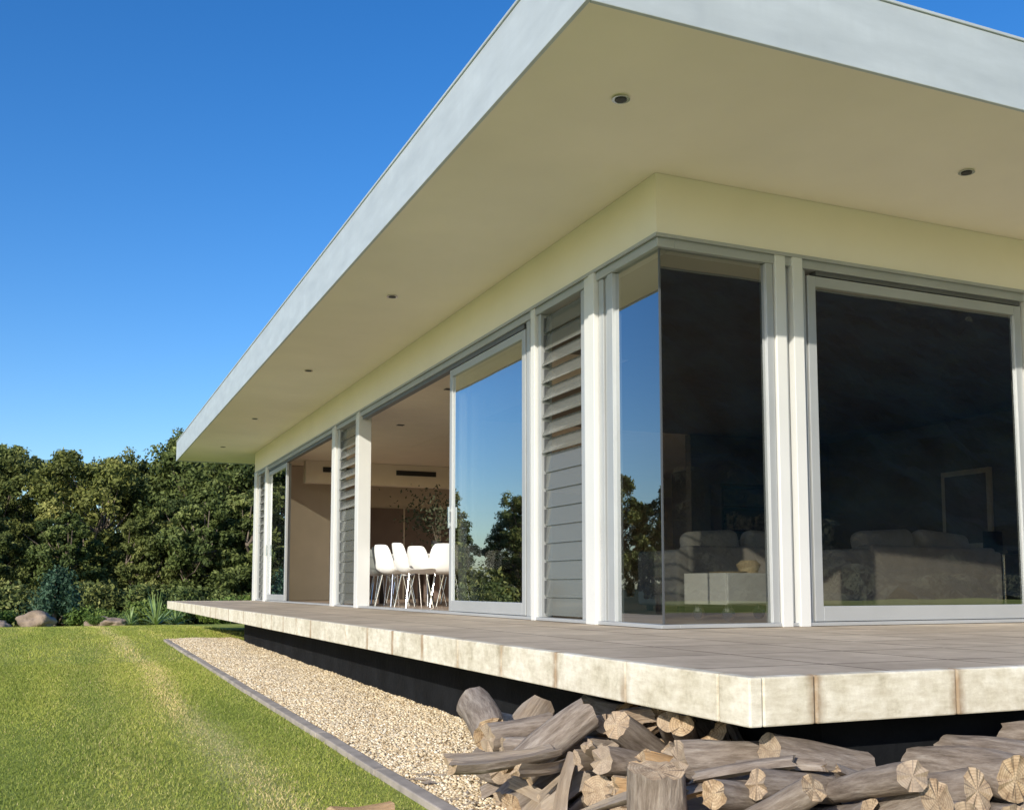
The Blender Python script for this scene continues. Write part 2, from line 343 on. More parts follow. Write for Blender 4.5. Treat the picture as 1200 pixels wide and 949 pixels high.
fpost(10.6,10.8,-.01,.17)
boxes('posts',po,m_post,H,.004); boxes('window_frames',fr,m_alu,H,.003)
boxes('end_walls',[(10.8,XR,Y0+.02,Y0+.15,DK,HD),(XR-.16,XR,Y0+.16,YF,DK,SF-.01),(X0+.17,XR,YF-.15,YF,DK,SF-.01)],m_beige,H)
gl=[]
def pane_x(x,y0,y1,z0,z1): gl.append([(x,y0,z0),(x,y1,z0),(x,y1,z1),(x,y0,z1)])
def pane_y(y,x0,x1,z0,z1): gl.append([(x0,y,z0),(x1,y,z0),(x1,y,z1),(x0,y,z1)])
def panel_l(name,y0,y1,xo,w=.075,z1=HD-.125):
    z0=DK+.035; boxes(name,[(xo,xo+.045,y0,y0+w,z0,z1),(xo,xo+.045,y1-w,y1,z0,z1),(xo,xo+.045,y0+w,y1-w,z0,z0+.11),(xo,xo+.045,y0+w,y1-w,z1-w,z1)],m_alu,H,.004)
    pane_x(xo+.02,y0+w,y1-w,z0+.11,z1-w)
    boxes(name+'_handle',[(xo-.03,xo-.012,y1-w*.65,y1-w*.35,.62,.84),(xo-.012,xo,y1-w*.6,y1-w*.4,.64,.67),(xo-.012,xo,y1-w*.6,y1-w*.4,.79,.82)],m_chrome,H)
def panel_f(name,x0,x1,yo,w=.075,z1=HD-.115):
    z0=DK+.035; boxes(name,[(x0,x0+w,yo,yo+.045,z0,z1),(x1-w,x1,yo,yo+.045,z0,z1),(x0+w,x1-w,yo,yo+.045,z0,z0+.11),(x0+w,x1-w,yo,yo+.045,z1-w,z1)],m_alu,H,.004)
    pane_y(yo+.02,x0+w,x1-w,z0+.11,z1-w)
panel_l('sliding_door_a',8.24,10.2,X0+.035); panel_l('sliding_door_a_inner',8.30,10.1,X0+.10,.06)
panel_l('sliding_door_b',19.0,20.82,X0+.035); panel_l('sliding_door_b_inner',19.1,20.75,X0+.10,.06)
panel_f('sliding_door_front',4.975,7.16,Y0+.035)
panel_f('sliding_door_side',8.43,10.58,Y0+.035)
pane_x(X0+.05,Y0+.05,6.62,zb,zt); pane_y(Y0+.05,X0+.05,4.59,zb,zt); pane_y(Y0+.06,7.37,8.1,zb,zt)
boxes('glass_corner_joint',[(X0+.044,X0+.056,Y0+.044,Y0+.056,zb,zt)],m_alud,H)
lv=[];clip=[]
def louvre(y0,y1):
    n=17; zz=np.linspace(zb+.02,zt-.02,n+1); 
    for k in range(n):
        zc=(zz[k]+zz[k+1])/2; hh=(zz[1]-zz[0])*.53
        ang=math.radians(84 if (k<n*.5) else (80 if k>n-3 else 60))
        dx,dz=hh*math.cos(ang),hh*math.sin(ang); xc=X0+.075
        lv.append([(xc-dx,y0,zc-dz),(xc-dx,y1,zc-dz),(xc+dx,y1,zc+dz),(xc+dx,y0,zc+dz)])
        for ye in (y0-.004,y1-.008): clip.append((xc-.02,xc+.02,ye,ye+.012,zc-.06,zc+.06))
louvre(7.16,7.89); louvre(14.07,14.99); louvre(21.11,21.81)
def quads(name,q,mat,par):
    V=[v for a in q for v in a]; F=[tuple(range(4*i,4*i+4)) for i in range(len(q))]
    return mesh_obj(name,V,F,mat,parent=par)
quads('glazing',gl,m_glass,H)
def louvg():
    m=D.materials.new('louvre_glass_clear'); nt=NT(m); p=nt.n['Principled BSDF']; p.inputs['Roughness'].default_value=.08; p.inputs['Specular IOR Level'].default_value=1.0
    p.inputs['Base Color'].default_value=(.30,.31,.295,1)
    tr=nt.n.new('ShaderNodeBsdfTransparent'); tr.inputs[0].default_value=(.72,.75,.74,1)
    mx=nt.n.new('ShaderNodeMixShader'); mx.inputs[0].default_value=.38; nt.lk(tr.outputs[0],mx.inputs[1]); nt.lk(p.outputs[0],mx.inputs[2])
    nt.lk(mx.outputs[0],nt.n['Material Output'].inputs[0]); return m
lo_=quads('louvre_blades',lv,louvg(),H); sm=lo_.modifiers.new('s','SOLIDIFY'); sm.thickness=.006
boxes('louvre_clips',clip,m_alud,H)
for k,(x,y) in enumerate([(2.9,5.09),(5.62,5.08),(2.87,9.6),(2.87,13.4),(2.88,17.65),(8.4,5.08),(2.88,21.5)]):
    cyl('downlight_ring_%d'%k,.055,.05,.012,m_chrome,H,(x,y,SF-.012)); cyl('downlight_lens_%d'%k,.036,.036,.004,m_black,H,(x,y,SF-.0165))
# interior
boxes('interior_floor',[(X0+.16,XR-.17,Y0+.16,YF-.16,DK-.02,DK+.02)],m_floor,H)
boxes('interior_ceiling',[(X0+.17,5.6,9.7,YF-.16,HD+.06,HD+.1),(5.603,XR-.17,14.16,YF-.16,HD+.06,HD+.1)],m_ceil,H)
boxes('shaded_living_ceiling',[(X0+.17,5.6,Y0+.17,9.697,HD+.06,HD+.1),(5.603,XR-.17,Y0+.17,14.157,HD+.06,HD+.1)],m_lceil,H)
boxes('ceiling_downlights',[(4.3,4.4,12.0,12.1,HD+.052,HD+.059),(4.6,4.7,15.0,15.1,HD+.052,HD+.059),(4.6,4.7,17.5,17.6,HD+.052,HD+.059)],m_black,H)
boxes('bulkhead',[(X0+.6,XR-.18,20,20.2,2.04,HD+.055)],m_ceil,H)
boxes('partition_wall',[(3.95,5.0,21.0,21.15,DK+.021,HD+.05)],m_beige,H)
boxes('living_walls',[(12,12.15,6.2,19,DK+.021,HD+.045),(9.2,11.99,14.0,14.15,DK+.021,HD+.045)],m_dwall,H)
boxes('air_vents',[(6.1,6.95,19.985,19.998,2.26,2.36),(4.6,5.2,19.985,19.998,2.26,2.36)],m_black,H)
boxes('window_blinds',[(5.2,9.5,YF-.19,YF-.165,DK+.03,1.75)],m_blind,H)
bl=[(5.2+i*.86,5.23+i*.86,YF-.22,YF-.19,DK+.03,1.78) for i in range(6)]
boxes('blind_mullions',bl,m_beige,H)
boxes('wall_picture',[(11.95,11.995,10.6,11.5,.55,1.7)],m_beige,H,.01); boxes('wall_picture_canvas',[(11.94,11.949,10.68,11.42,.63,1.62)],m_blind,H)
boxes('interior_doorway',[(10.9,11.7,13.96,13.995,DK+.03,1.9)],m_darkwood,H)
# ---- furniture
def sofa(name,loc,rotz,w=2.2,cush=True):
    e=empty(name,loc,rotz); d=.95
    boxes('base',[(-w/2+.02,w/2-.02,-d/2+.02,d/2,.06,.32)],m_sofa,e,.03,3)
    boxes('backrest',[(-w/2+.12,w/2-.12,-d/2-.01,-d/2+.2,.06,.70)],m_sofa,e,.04,4)
    boxes('arms',[(-w/2,-w/2+.18,-d/2,d/2,.06,.66),(w/2-.18,w/2,-d/2,d/2,.06,.66)],m_sofa,e,.04,4)
    n=2; cw=(w-.4)/n
    boxes('seat_cushions',[(-w/2+.2+i*cw,-w/2+.19+(i+1)*cw,-d/2+.2,d/2+.02,.30,.48) for i in range(n)],m_cush,e,.05,4)
    for i in range(n):
        o=boxes('back_cushion_%d'%i,[(-cw/2+.03,cw/2-.03,-.11,.11,-.2,.22)],m_cush,e,.09,5,loc=(-w/2+.2+(i+.5)*cw,-d/2+.29,.66)); o.rotation_euler=(-.2,.06*(i*2-1),.04)
    boxes('feet',[(sx*(w/2-.1)-.03,sx*(w/2-.1)+.03,sy*.36-.03,sy*.36+.03,0,.06) for sx in(-1,1) for sy in(-1,1)],m_black,e)
    return e
FL=DK+.021
sofa('sofa',(8.6,8.9,FL),0.10,2.25); sofa('sofa',(6.9,9.7,FL),math.radians(-4),1.9)
S1=empty('bookshelf',(10.7,13.75,FL))
boxes('frame',[(-1.2,-1.16,-.15,.15,0,1.9),(.16,.2,-.15,.15,0,1.9),(-1.159,.159,-.15,.15,1.86,1.9)]+[(-1.159,.159,-.15,.15,.38*i,.38*i+.03) for i in range(5)],m_darkwood,S1)
random.seed(3); bk=[]
for i in range(4):
    x=-1.14
    while x<.05:
        wbk=random.uniform(.025,.06)
        if random.random()<.75: bk.append((x,x+wbk-.003,-.11,.08,.38*i+.031,.38*i+.031+random.uniform(.18,.3)))
        x+=wbk
boxes('books',bk,m_book,S1)
for (x,y) in [(11.0,9.6),(11.0,10.4),(11.0,11.2)]:
    e=empty('bar_stool',(x,y,FL)); cyl('seat',.18,.18,.04,m_darkwood,e,(0,0,.68)); cyl('column',.02,.02,.67,m_chrome,e,(0,0,.01)); cyl('foot',.2,.18,.02,m_chrome,e)
    boxes('back',[(-.17,.17,.15,.17,.72,.98)],m_darkwood,e,.01)
T=empty('storage_trolley',(5.02,6.9,FL),math.radians(8))
boxes('cabinet',[(-.42,.42,-.24,.24,.125,.37)],m_white,T,.006); boxes('drawer_fronts',[(-.41,-.005,-.255,-.241,.135,.36),(.005,.41,-.255,-.241,.135,.36)],m_white,T,.004)
for i,(sx,sy) in enumerate([(-1,-1),(1,-1),(-1,1),(1,1)]):
    cyl('caster_wheel_%d'%i,.055,.055,.03,m_chrome,T,(sx*.33-.015,sy*.17,.055),rot=(0,math.pi/2,0)); boxes('caster_fork_%d'%i,[(sx*.33-.025,sx*.33+.025,sy*.17-.012,sy*.17+.012,.07,.124)],m_alu,T)
B=empty('woven_basket',(5.12,6.97,FL+.372)); cyl('bowl',.07,.10,.07,m_basket,B); cyl('lid',.10,.06,.035,m_basket,B,(0,0,.0705))
TY=empty('serving_tray',(4.86,6.88,FL+.372)); cyl('plate',.13,.16,.012,m_basket,TY)
def chair(loc,rz):
    e=empty('dining_chair',loc,rz)
    prof=[(.24,.43),(.18,.455),(.05,.44),(-.1,.43),(-.19,.46),(-.235,.55),(-.26,.66),(-.285,.76),(-.30,.83)]
    wd=[.19,.22,.235,.235,.235,.23,.22,.20,.15]; n=9; V=[];F=[]
    for i,((yy,zz),w) in enumerate(zip(prof,wd)):
        for j in range(n):
            t=-1+2*j/(n-1); c=abs(t)**2.5
            V.append((w*t,yy+(.07*c if i>4 else 0),zz+(.05*c if i<=5 else 0)))
    for i in range(len(prof)-1):
        for j in range(n-1): a=i*n+j; F.append((a,a+1,a+n+1,a+n))
    o=mesh_obj('shell',V,F,m_white,parent=e,smooth=True); s_=o.modifiers.new('s','SOLIDIFY'); s_.thickness=.012; q=o.modifiers.new('u','SUBSURF'); q.levels=q.render_levels=1
    for k,(sx,sy) in enumerate([(-1,-1),(1,-1),(-1,1),(1,1)]):
        h=.43; dx,dy=sx*.07,sy*.07
        l=cyl('leg_%d'%k,.01,.01,math.sqrt(h*h+dx*dx+dy*dy),m_chrome,e,(sx*.2,sy*.19,0)); l.rotation_euler=Vector((-dx,-dy,h)).to_track_quat('Z','Y').to_euler()
for (x,y,r) in [(4.12,13.5,-1.3),(4.16,12.8,-1.5),(4.62,12.9,-.3),(4.3,14.25,-1.5),(4.4,15.0,-1.6),(4.95,13.35,.3),(4.55,15.8,-1.5),(5.75,14.6,1.6),(5.75,15.5,1.6),(5.2,16.7,3.1),(4.66,13.75,-1.1)]: chair((x,y,FL),r)
t=empty('dining_table',(5.1,15.1,FL)); boxes('top',[(-.48,.48,-1.1,1.1,.70,.74)],m_white,t,.006); boxes('legs',[(sx*.42-.035,sx*.42+.035,sy*1.0-.035,sy*1.0+.035,0,.699) for sx in(-1,1) for sy in(-1,1)],m_darkwood,t)

# ------------------------------------------------------------------ leafy things
def leafquads(cent,nor,size):
    n=len(cent); r=rng.normal(size=(n,3)); nor=nor+.7*rng.normal(size=(n,3)); nor/=np.linalg.norm(nor,axis=1)[:,None]
    u=np.cross(nor,r); u/=np.linalg.norm(u,axis=1)[:,None]+1e-9; v=np.cross(nor,u)
    s=size[:,None]; a=u*s; b=v*s*.5
    return np.stack([cent-a,cent-b*1.0,cent+a,cent+b],1).reshape(-1,3)
vz=empty('branch_vase',(5.2,14.9,FL+.741)); cyl('vase',.06,.09,.22,m_black,vz)
P=rng.normal(size=(900,3))*np.array([.25,.25,.18])+np.array([0,0,.58]); L=leafquads(P,rng.normal(size=(900,3)),rng.uniform(.02,.04,900))
o=D.objects.new('foliage',np_mesh('branch_foliage',L,np.arange(len(L)).reshape(-1,4),[simple('indoor_plant_leaf',(.05,.06,.03),.8)],False)); link(o); o.parent=vz
for k in range(9):
    a=k*.7; c=cyl('stem_%d'%k,.005,.003,.55,m_trunk,vz,(0,0,.2),6,(.35*math.sin(a),.35*math.cos(a),0))
def limb(V,F,p0,p1,r0,r1,n=6):
    d=(p1-p0); L=np.linalg.norm(d); d/=L; a=np.cross(d,[.3,.9,.1]); a/=np.linalg.norm(a); b=np.cross(d,a); base=len(V)
    for p,r in ((p0,r0),(p1,r1)):
        for i in range(n): t=2*math.pi*i/n; V.append(p+r*(a*math.cos(t)+b*math.sin(t)))
    for i in range(n): j=(i+1)%n; F.append((base+i,base+j,base+n+j,base+n+i))
def tree_mesh(name,h,w,ncl,leaf=.105,per=720,mat=None,low=.2):
    tv=[];tf=[]; cl=[]
    trunk=[np.array([0,0,-.4])]; 
    for k in range(1,5): trunk.append(np.array([rng.normal()*.15*k,rng.normal()*.15*k,h*.72*k/4]))
    for k in range(4): limb(tv,tf,trunk[k],trunk[k+1],.22*(1-k*.2)*h/9,.22*(1-(k+1)*.2)*h/9)
    for k in range(ncl):
        a=k*2.4+rng.uniform(-.5,.5); t=(k+.5)/ncl
        zc=h*(low+(1-low)*t*.92); rad=w*.5*math.sin(math.pi*min(1,(.2+.68*t)))**.7*rng.uniform(.35,1.05)
        c=np.array([math.cos(a)*rad,math.sin(a)*rad,zc+rng.uniform(-.35,.35)]); r=rng.uniform(.55,.98)*w/5.2
        cl.append((c,r)); q=trunk[min(3,1+int(t*3))]; mid=(q+c)/2+np.array([0,0,-.3])
        limb(tv,tf,q,mid,.06,.04,4); limb(tv,tf,mid,c,.04,.02,4)
    P=[];Nn=[];R=[]
    for c,r in cl:
        cb=rng.normal()*.12
        for s in range(8):
            d=rng.normal(size=3); d[2]=d[2]*.8+.35; d/=np.linalg.norm(d); cc=c+d*r*rng.uniform(.4,.95); rr=r*rng.uniform(.26,.48); m=per//8
            dd=rng.normal(size=(m,3)); dd/=np.linalg.norm(dd,axis=1)[:,None]; dd[:,2]*=.85
            rad=rr*rng.uniform(.5,1.3,m)
            P.append(cc+dd*rad[:,None]); Nn.append(dd+np.array([0,0,.3])); R.append(np.clip(.25+.30*dd[:,2]+.28*rng.random(m)+.2*(rad/rr-.8)+cb+rng.normal()*.08,0,1))  # leaf tone: top light and inner shade painted in, plus random variation
    P=np.concatenate(P);Nn=np.concatenate(Nn);R=np.concatenate(R)
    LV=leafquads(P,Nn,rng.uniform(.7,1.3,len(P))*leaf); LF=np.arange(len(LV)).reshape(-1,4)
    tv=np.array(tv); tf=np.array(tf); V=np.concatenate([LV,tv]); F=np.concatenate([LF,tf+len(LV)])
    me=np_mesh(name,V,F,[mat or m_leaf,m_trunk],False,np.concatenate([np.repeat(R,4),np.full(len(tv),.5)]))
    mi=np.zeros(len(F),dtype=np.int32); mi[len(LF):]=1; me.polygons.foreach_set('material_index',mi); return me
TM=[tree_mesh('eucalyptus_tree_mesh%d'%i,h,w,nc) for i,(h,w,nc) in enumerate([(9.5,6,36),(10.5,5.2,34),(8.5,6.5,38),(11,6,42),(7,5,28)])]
forest=empty('distant_tree_line')
def put(x,y,k,s,par=forest,name='eucalyptus_tree'):
    o=D.objects.new(name,TM[k]); o.location=(x,y,float(gz(x,y))); o.rotation_euler=(0,0,random.uniform(0,6.28)); o.scale=(s*random.uniform(.9,1.1),s*random.uniform(.9,1.1),s); link(o); o.parent=par
random.seed(7)
vis=[(-6,57,0,1.0),(-2.4,58,3,.84),(1.2,55,2,.99),(4.3,58,0,.9),(6.2,54,2,1.06),(8.8,55,3,.97),(11.5,53,1,1.02),(14.5,56,3,.98),(18,54,0,1),
     (-4.5,64,3,1.0),(-.5,66,1,1.04),(3,65,3,.97),(7,64,3,1.1),(11,63,3,1.12),(15,64,2,1.3),(-9,60,2,1),(-8,68,3,1),(22,58,3,1),(26,60,1,1),
     (-3.5,50,4,.75),(0,49,4,.7),(3.2,50,4,.75),(5.6,48,4,.85),(8.2,48,4,.95),(10.5,46,4,1),(-7,51,4,.8),(-12,57,0,.8)]
for a in vis: put(*a)
for k in range(40):
    x=-14-k*2.4+random.uniform(-1,1); put(x,96+random.uniform(-6,8)-k*1.6,random.randrange(5),random.uniform(.9,1.3))
def bush_mesh(name,w,h,n,leaf,mat):
    P=[];N_=[]
    for k in range(10):
        c=np.array([rng.uniform(-w/2,w/2)*.7,rng.uniform(-w/2,w/2)*.5,h*rng.uniform(.3,.65)]); r=h*rng.uniform(.25,.4); m=n//10
        d=rng.normal(size=(m,3)); d/=np.linalg.norm(d,axis=1)[:,None]; P.append(c+d*r*rng.uniform(.6,1.1,(m,1))); N_.append(d)
    P=np.concatenate(P); P[:,2]=np.abs(P[:,2]); L=leafquads(P,np.concatenate(N_),rng.uniform(.7,1.3,len(P))*leaf)
    return np_mesh(name,L,np.arange(len(L)).reshape(-1,4),[mat],False,np.repeat(rng.random(len(P)),4))
BM=[bush_mesh('shrub_mesh%d'%i,w,h,n,l,m_shrub if i else m_leaf) for i,(w,h,n,l) in enumerate([(4,2.2,4000,.11),(1.2,.6,1800,.045),(1.0,.8,1800,.05)])]
und=empty('understory_shrubs')
for row,(yy0,sc,n_) in enumerate([(45,.8,22),(53,1.3,20),(61,1.6,18),(70,2.0,18)]):
    for k in range(n_):
        o=D.objects.new('shrub_clump',BM[0]); x=-11-row*2+k*1.45*(1+row*.15); yy=yy0+random.uniform(-2,1.5); o.location=(x,yy,float(gz(x,yy))); o.rotation_euler=(0,0,random.uniform(0,6)); s=sc*random.uniform(.75,1.2); o.scale=(s,s,s); link(o); o.parent=und
for (x,y,k,s) in [(1.35,37.5,1,1.0),(2.0,36.5,1,.8),(.6,38,2,1),(3.6,38,2,1.1),(-1.9,38,1,1.1),(4.6,36.5,1,1),(-2.8,37,2,1),(1.0,36,1,.6),(5.4,38.5,2,1.4),(6.6,38.5,2,1.6),(2.6,39,2,1.3)]:
    o=D.objects.new('garden_shrub',BM[k]); o.location=(x,y,float(gz(x,y))); o.scale=(s,s,s); o.rotation_euler=(0,0,random.uniform(0,6)); link(o)
P=[];N_=[]
for k in range(46):
    zc=rng.uniform(.6,2.0); a=rng.uniform(0,6.28); reach=rng.uniform(.5,1.15)*(1.25-.25*zc); m=130
    t=rng.random(m)**.8; x=math.cos(a)*reach*t; y=math.sin(a)*reach*t; z=zc+.35*t-1.1*t*t*zc*.5
    d=rng.normal(size=(m,3))*np.array([.09,.09,.07]); hang=rng.random(m)**1.3*.5*t
    P.append(np.stack([x,y,z-hang],-1)+d); N_.append(np.tile([math.cos(a),math.sin(a),.1],(m,1)))
P=np.concatenate(P); P[:,2]=np.maximum(P[:,2],.05); L=leafquads(P,np.concatenate(N_),rng.uniform(.04,.085,len(P)))
con=D.objects.new('weeping_shrub',np_mesh('weeping_shrub',L,np.arange(len(L)).reshape(-1,4),[m_blue],False,np.repeat(rng.random(len(P)),4))); con.location=(-.25,38.5,float(gz(0,38.5))); link(con)
cyl('trunk',.07,.03,1.9,m_trunk,con)
m_agave=simple('agave_leaf',(.24,.34,.12),.5,0,.3,3)
def agave(loc,s,n=46):
    V=[];F=[]
    for k in range(n):
        a=k*2.4; el=math.radians(random.uniform(10,80)); L=random.uniform(.7,1.05)*s; w=.035*s; b=len(V)
        for i in range(5):
            t=i/4; r=L*t*math.cos(el); z=L*t*math.sin(el)-.25*L*t*t*math.cos(el); ww=w*(1-t)*(1 if i else .7)+.002
            V+= [(r*math.cos(a)-ww*math.sin(a),r*math.sin(a)+ww*math.cos(a),z),(r*math.cos(a)+ww*math.sin(a),r*math.sin(a)-ww*math.cos(a),z)]
            if i: F.append((b+2*i-2,b+2*i-1,b+2*i+1,b+2*i))
    return mesh_obj('agave_plant',V,F,m_agave,loc=loc)
for (x,y,s) in [(2.7,34.5,1.3),(3.35,35.2,1.0),(5.6,35.5,.9),(6.3,36,.8),(2.0,35.4,.7)]: agave((x,y,float(gz(x,y))),s)
def boulder(loc,s):
    me=D.meshes.new('boulder')
    bm=bmesh.new(); bmesh.ops.create_icosphere(bm,subdivisions=4,radius=1)
    sd=random.random()*50
    for v in bm.verts:
        n=mnoise.noise(v.co*1.1+Vector((sd,0,0)))*.45+mnoise.noise(v.co*3+Vector((0,sd,0)))*.12
        v.co*=1+n; v.co.x*=s[0]; v.co.y*=s[1]; v.co.z=v.co.z*s[2]+s[2]*.5
        if v.co.z<-.15: v.co.z=-.15
    bm.to_mesh(me); bm.free(); me.materials.append(m_rock); me.polygons.foreach_set('use_smooth',np.ones(len(me.polygons),dtype=bool))
    o=D.objects.new('boulder',me); o.location=loc; link(o)
for (x,y,s) in [(-.75,35,(.5,.4,.3)),(1.5,35.5,(.35,.3,.16)),(-1.8,34.5,(.4,.4,.15)),(1.1,36.3,(.4,.3,.22)),(-2.6,36,(.5,.5,.25))]: boulder((x,y,float(gz(x,y))),s)
# forested hill behind the viewpoint
hx=np.linspace(-60,420,220); hy=np.linspace(-420,-60,165); HX,HY=np.meshgrid(hx,hy)
hz=np.zeros_like(HX)
for i in range(HX.shape[0]):
    for j in range(HX.shape[1]):
        x,y=HX[i,j],HY[i,j]; t=min(1,max(0,(-y-60)/170))
        side=min(1,max(0,(x+40)/110)); side=side*side*(3-2*side)
        hz[i,j]=-3+90*t*t*(3-2*t)*side*(1+.07*mnoise.noise(Vector((x*.009,y*.009,3)))) + 2*mnoise.noise(Vector((x*.09,y*.09,1)))+6*abs(mnoise.noise(Vector((x*.15,y*.15,5))))
V=np.stack([HX,HY,hz],-1).reshape(-1,3); nx=len(hx); ny=len(hy); I,J=np.meshgrid(np.arange(nx-1),np.arange(ny-1)); b=(J*nx+I).ravel(); F=np.stack([b,b+1,b+1+nx,b+nx],-1)
link(D.objects.new('forested_hill',np_mesh('forested_hill',V,F,[simple('hill_forest',(.06,.07,.04),.95,0,.75,.12,1,.4,4)],True)))
# ------------------------------------------------------------------ firewood
def log_mesh(kind,L,R):
    n_l=12; V=[];F=[];idx=[]
    sd=Vector((random.random()*99,random.random()*99,0))
    rnd=kind=='round'
    if rnd:
        ph=random.random()*6; e=random.uniform(.04,.12); sec=[(R*(1+e*math.cos(2*(2*math.pi*i/22)+ph))*math.cos(2*math.pi*i/22),R*(1+e*math.cos(2*(2*math.pi*i/22)+ph))*math.sin(2*math.pi*i/22)) for i in range(22)]; tags=[0]*22
    else:
        ang=math.radians(random.uniform(45,105) if kind=='wedge' else 175); k=7
        arc=[(R*math.cos(-ang/2+ang*i/(k-1)),R*math.sin(-ang/2+ang*i/(k-1))) for i in range(k)]
        q=random.uniform(.0,.25)*R; ap=(q,random.uniform(-.2,.2)*q)
        sec=[];tags=[]
        for i in range(4): t=i/4; sec.append((ap[0]+(arc[0][0]-ap[0])*t,ap[1]+(arc[0][1]-ap[1])*t)); tags.append(1)
        for i in range(k-1): sec.append(arc[i]); tags.append(0)
        for i in range(4): t=i/4; sec.append((arc[-1][0]+(ap[0]-arc[-1][0])*t,arc[-1][1]+(ap[1]-arc[-1][1])*t)); tags.append(1)
        if random.random()<.35: tags=[1]*len(tags)
        cx=sum(s[0] for s in sec)/len(sec); sec=[(a-cx,b_) for a,b_ in sec]
    m=len(sec); bend=random.uniform(-.02,.02); tw=random.uniform(-.2,.2)*(.4 if rnd else 1); tap=random.uniform(.85,1) if rnd else random.uniform(.65,1)
    k1,k2=(.10,.045) if rnd else (.16,.09); jg=.004 if rnd else .011
    jag=[random.uniform(-jg,jg) for _ in range(m)]
    for i in range(n_l+1):
        t=i/n_l; z=(t-.5)*L; f=1+(tap-1)*t
        c,s_=math.cos(tw*t),math.sin(tw*t)
        for j,(x,y) in enumerate(sec):
            nn=mnoise.noise(Vector((x*20,y*20,z*5))+sd)*k1+mnoise.noise(Vector((x*90,y*90,z*12))+sd)*k2
            off=(mnoise.noise(Vector((x*90,y*90,z*4))+sd)*.006) if tags[j]==1 else 0
            q=f*(1+nn); xx,yy=x*q-off,y*q+off
            zz=z+(jag[j]+mnoise.noise(Vector((x*40,y*40,i))+sd)*.02 if i in(0,n_l) else 0)
            V.append((xx*c-yy*s_+bend*math.sin(math.pi*t),xx*s_+yy*c,zz))
    for i in range(n_l):
        for j in range(m):
            k=(j+1)%m; F.append((i*m+j,i*m+k,(i+1)*m+k,(i+1)*m+j)); idx.append(tags[j])
    for e,off in ((0,0),(1,n_l*m)):
        cxx=sum(V[off+j][0] for j in range(m))/m; cyy=sum(V[off+j][1] for j in range(m))/m; cz=sum(V[off+j][2] for j in range(m))/m
        V.append((cxx,cyy,cz)); ci=len(V)-1
        for j in range(m):
            k=(j+1)%m; F.append((off+j,off+k,ci) if e else (off+k,off+j,ci)); idx.append(2)
    me=D.meshes.new('firewood_log'); me.from_pydata(V,[],F)
    for mm in m_wood: me.materials.append(mm)
    me.polygons.foreach_set('material_index',np.array(idx,dtype=np.int32)); me.polygons.foreach_set('use_smooth',np.array([i!=2 for i in idx],dtype=bool)); me.update()
    try: me.set_sharp_from_angle(angle=math.radians(35))
    except Exception: pass
    return me
logs=[]
def addlog(kind,L,R,loc,axis,roll):
    o=D.objects.new('firewood_log',log_mesh(kind,L,R)); q=Vector(axis).to_track_quat('Z','Y'); 
    o.rotation_mode='QUATERNION'; o.rotation_quaternion=q@Matrix.Rotation(roll,3,'Z').to_quaternion(); o.location=loc; link(o); logs.append(o)
random.seed(21)
for layer in range(14):
    for r_ in range(13):
        y=2.6+r_*.105+random.uniform(-.04,.04); x=random.uniform(1.84,2.14)
        if y<3.0 and layer>7: continue
        if y<3.25 and layer>9: continue
        a=random.uniform(-.2,.9) if y>3.2 else random.uniform(-.7,.7)
        big=random.random()<.12
        addlog(random.choice(['wedge','wedge','wedge','half','round','round']),random.uniform(.24,.42),random.uniform(.07,.085) if big else random.uniform(.04,.066),(x,y,-.79+layer*.15),(math.cos(a),math.sin(a),random.uniform(-.1,.35)),random.uniform(0,6.28))
for layer in range(5):
    for r_ in range(11):
        x=2.34+r_*.168+random.uniform(-.01,.01)+(.084 if layer%2 else 0); R=random.uniform(.06,.078); a=math.pi/2+random.uniform(-.10,.12)
        if layer==4 and (r_<3 or random.random()<.35): continue
        if layer==3 and r_<1: continue
        addlog('round',random.uniform(.40,.45),R,(x,2.50+random.uniform(-.03,.02),-.80+layer*.155),(math.cos(a),math.sin(a),random.uniform(-.02,.02)),random.uniform(0,6.28))
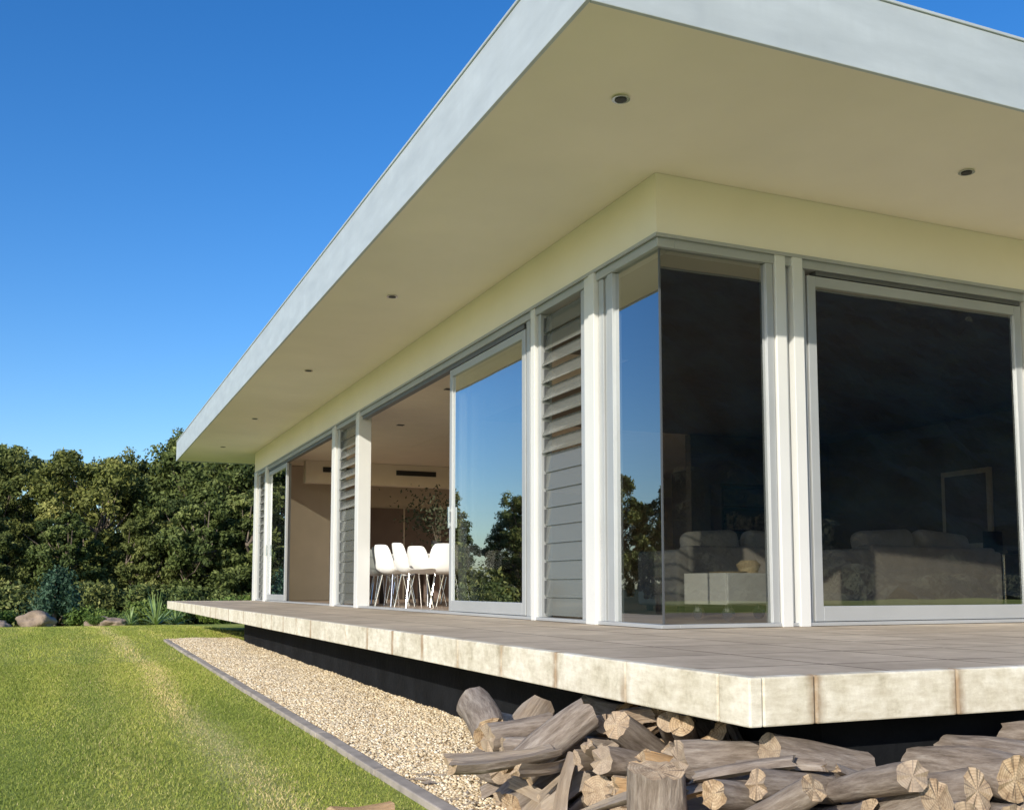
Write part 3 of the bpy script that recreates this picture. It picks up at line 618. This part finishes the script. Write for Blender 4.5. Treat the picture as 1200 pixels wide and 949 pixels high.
def simulate():
    tmp=[]
    def tb(n,b):
        cx,cy,cz=(b[0]+b[1])/2,(b[2]+b[3])/2,(b[4]+b[5])/2
        o=boxes(n,[(b[0]-cx,b[1]-cx,b[2]-cy,b[3]-cy,b[4]-cz,b[5]-cz)],m_conc,loc=(cx,cy,cz)); tmp.append(o)
    tb('tmp_ground',(-2,8,-2,10,-1.38,-.88)); tb('tmp_f',(2.38,9,2.85,15,-1.3,2.5))
    tb('tmp_w1',(4.2,4.6,1,2.84,-1.3,1)); tb('tmp_w2',(2.2,4.2,1.7,2.21,-1.3,1))
    tb('tmp_w3',(1.2,1.56,1.5,4.7,-1.3,-.66)); tb('tmp_w4',(1.3,2.5,4.12,4.4,-1.3,-.62)); tb('tmp_w5',(1.5,2.2,2.1,2.35,-1.3,-.6))
    C.view_layer.update()
    bpy.ops.rigidbody.world_add(); rw=scene.rigidbody_world; rw.substeps_per_frame=12; rw.solver_iterations=20
    for o in tmp+logs:
        for q in C.selected_objects: q.select_set(False)
        o.select_set(True); C.view_layer.objects.active=o
        bpy.ops.rigidbody.object_add(type='PASSIVE' if o in tmp else 'ACTIVE')
        rb=o.rigid_body; rb.collision_shape='BOX' if (o in tmp) else 'CONVEX_HULL'; rb.friction=.95; rb.use_margin=True; rb.collision_margin=.001; rb.restitution=0
        if o in logs: rb.linear_damping=.2; rb.angular_damping=.5
        if o in tmp and o is not tmp[0]: rb.friction=.1
    scene.frame_start=1; scene.frame_end=130; rw.point_cache.frame_start=1; rw.point_cache.frame_end=130
    for f in range(1,125): scene.frame_set(f)
    dg=C.evaluated_depsgraph_get(); ms=[o.evaluated_get(dg).matrix_world.copy() for o in logs]
    for o in tmp+logs:
        for q in C.selected_objects: q.select_set(False)
        o.select_set(True); C.view_layer.objects.active=o; bpy.ops.rigidbody.object_remove()
    bpy.ops.rigidbody.world_remove(); scene.frame_set(1)
    for o,m in zip(logs,ms): o.matrix_world=m
    for o in tmp: D.objects.remove(o)
simulate()
C.view_layer.update()
pile=empty('firewood_pile')
for o in list(logs):
    mt=o.matrix_world; t=mt.translation; cz=max((mt@v.co).z for v in o.data.vertices)
    bad=t.z<-1.0 or t.y>4.4 or (t.x>2.1 and cz>-.432) or cz>-.40
    if bad: logs.remove(o); D.objects.remove(o)
for o in logs: o.parent=pile
cv=[];cf=[]
for k in range(260):
    x=random.uniform(1.46,2.2); y=random.uniform(2.8,4.6); a=random.uniform(0,6.28); l=random.uniform(.01,.04); w_=random.uniform(.003,.01); z=float(gz(x,y))+.02; b=len(cv)
    for (u,v,ww) in [(-l,-w_,0),(l,-w_,.004),(l,w_,.01),(-l,w_,.006)]: cv.append((x+u*math.cos(a)-v*math.sin(a),y+u*math.sin(a)+v*math.cos(a),z+ww))
    cf.append((b,b+1,b+2,b+3))
chips=mesh_obj('wood_chips',cv,cf,m_wood[1])

# ------------------------------------------------------------------ light
sd=Vector((-.75,-.66,0)).normalized(); EL=math.radians(22)
S_=Vector((sd.x*math.cos(EL),sd.y*math.cos(EL),math.sin(EL)))
L=D.lights.new('sun','SUN'); L.energy=5; L.angle=math.radians(.5); L.color=(1,.92,.78)
lo=D.objects.new('sun',L); lo.rotation_euler=S_.to_track_quat('Z','Y').to_euler(); lo.location=S_*60; link(lo)
w=D.worlds.new('World'); scene.world=w; w.use_nodes=True; wn=w.node_tree
sk=wn.nodes.new('ShaderNodeTexSky'); sk.sky_type='NISHITA'; sk.sun_disc=False; sk.sun_elevation=EL; sk.sun_rotation=math.atan2(sd.x,sd.y)
sk.air_density=1.0; sk.dust_density=.8; sk.ozone_density=3.5; sk.altitude=100
hs=wn.nodes.new('ShaderNodeHueSaturation'); hs.inputs['Hue'].default_value=.508; hs.inputs['Saturation'].default_value=1.3; hs.inputs['Value'].default_value=1.24; wn.links.new(sk.outputs[0],hs.inputs['Color'])
bg=wn.nodes['Background']; bg.inputs[1].default_value=.15; wn.links.new(hs.outputs[0],bg.inputs[0])
# ------------------------------------------------------------------ camera
cam=D.cameras.new('camera'); cam.sensor_width=36; cam.lens=36*1208/1200; cam.shift_y=106.5/1200; cam.clip_end=5000; cam.clip_start=.05
co=D.objects.new('camera',cam); co.rotation_euler=(math.radians(90+5.06),0,math.radians(-23.41)); co.location=(0,0,0); link(co); scene.camera=co
for o in scene.objects:
    if o.parent is None and o is not lo: o.location.z+=ZOFF
scene.view_settings.view_transform='Standard'; scene.view_settings.look='None'; scene.view_settings.exposure=0
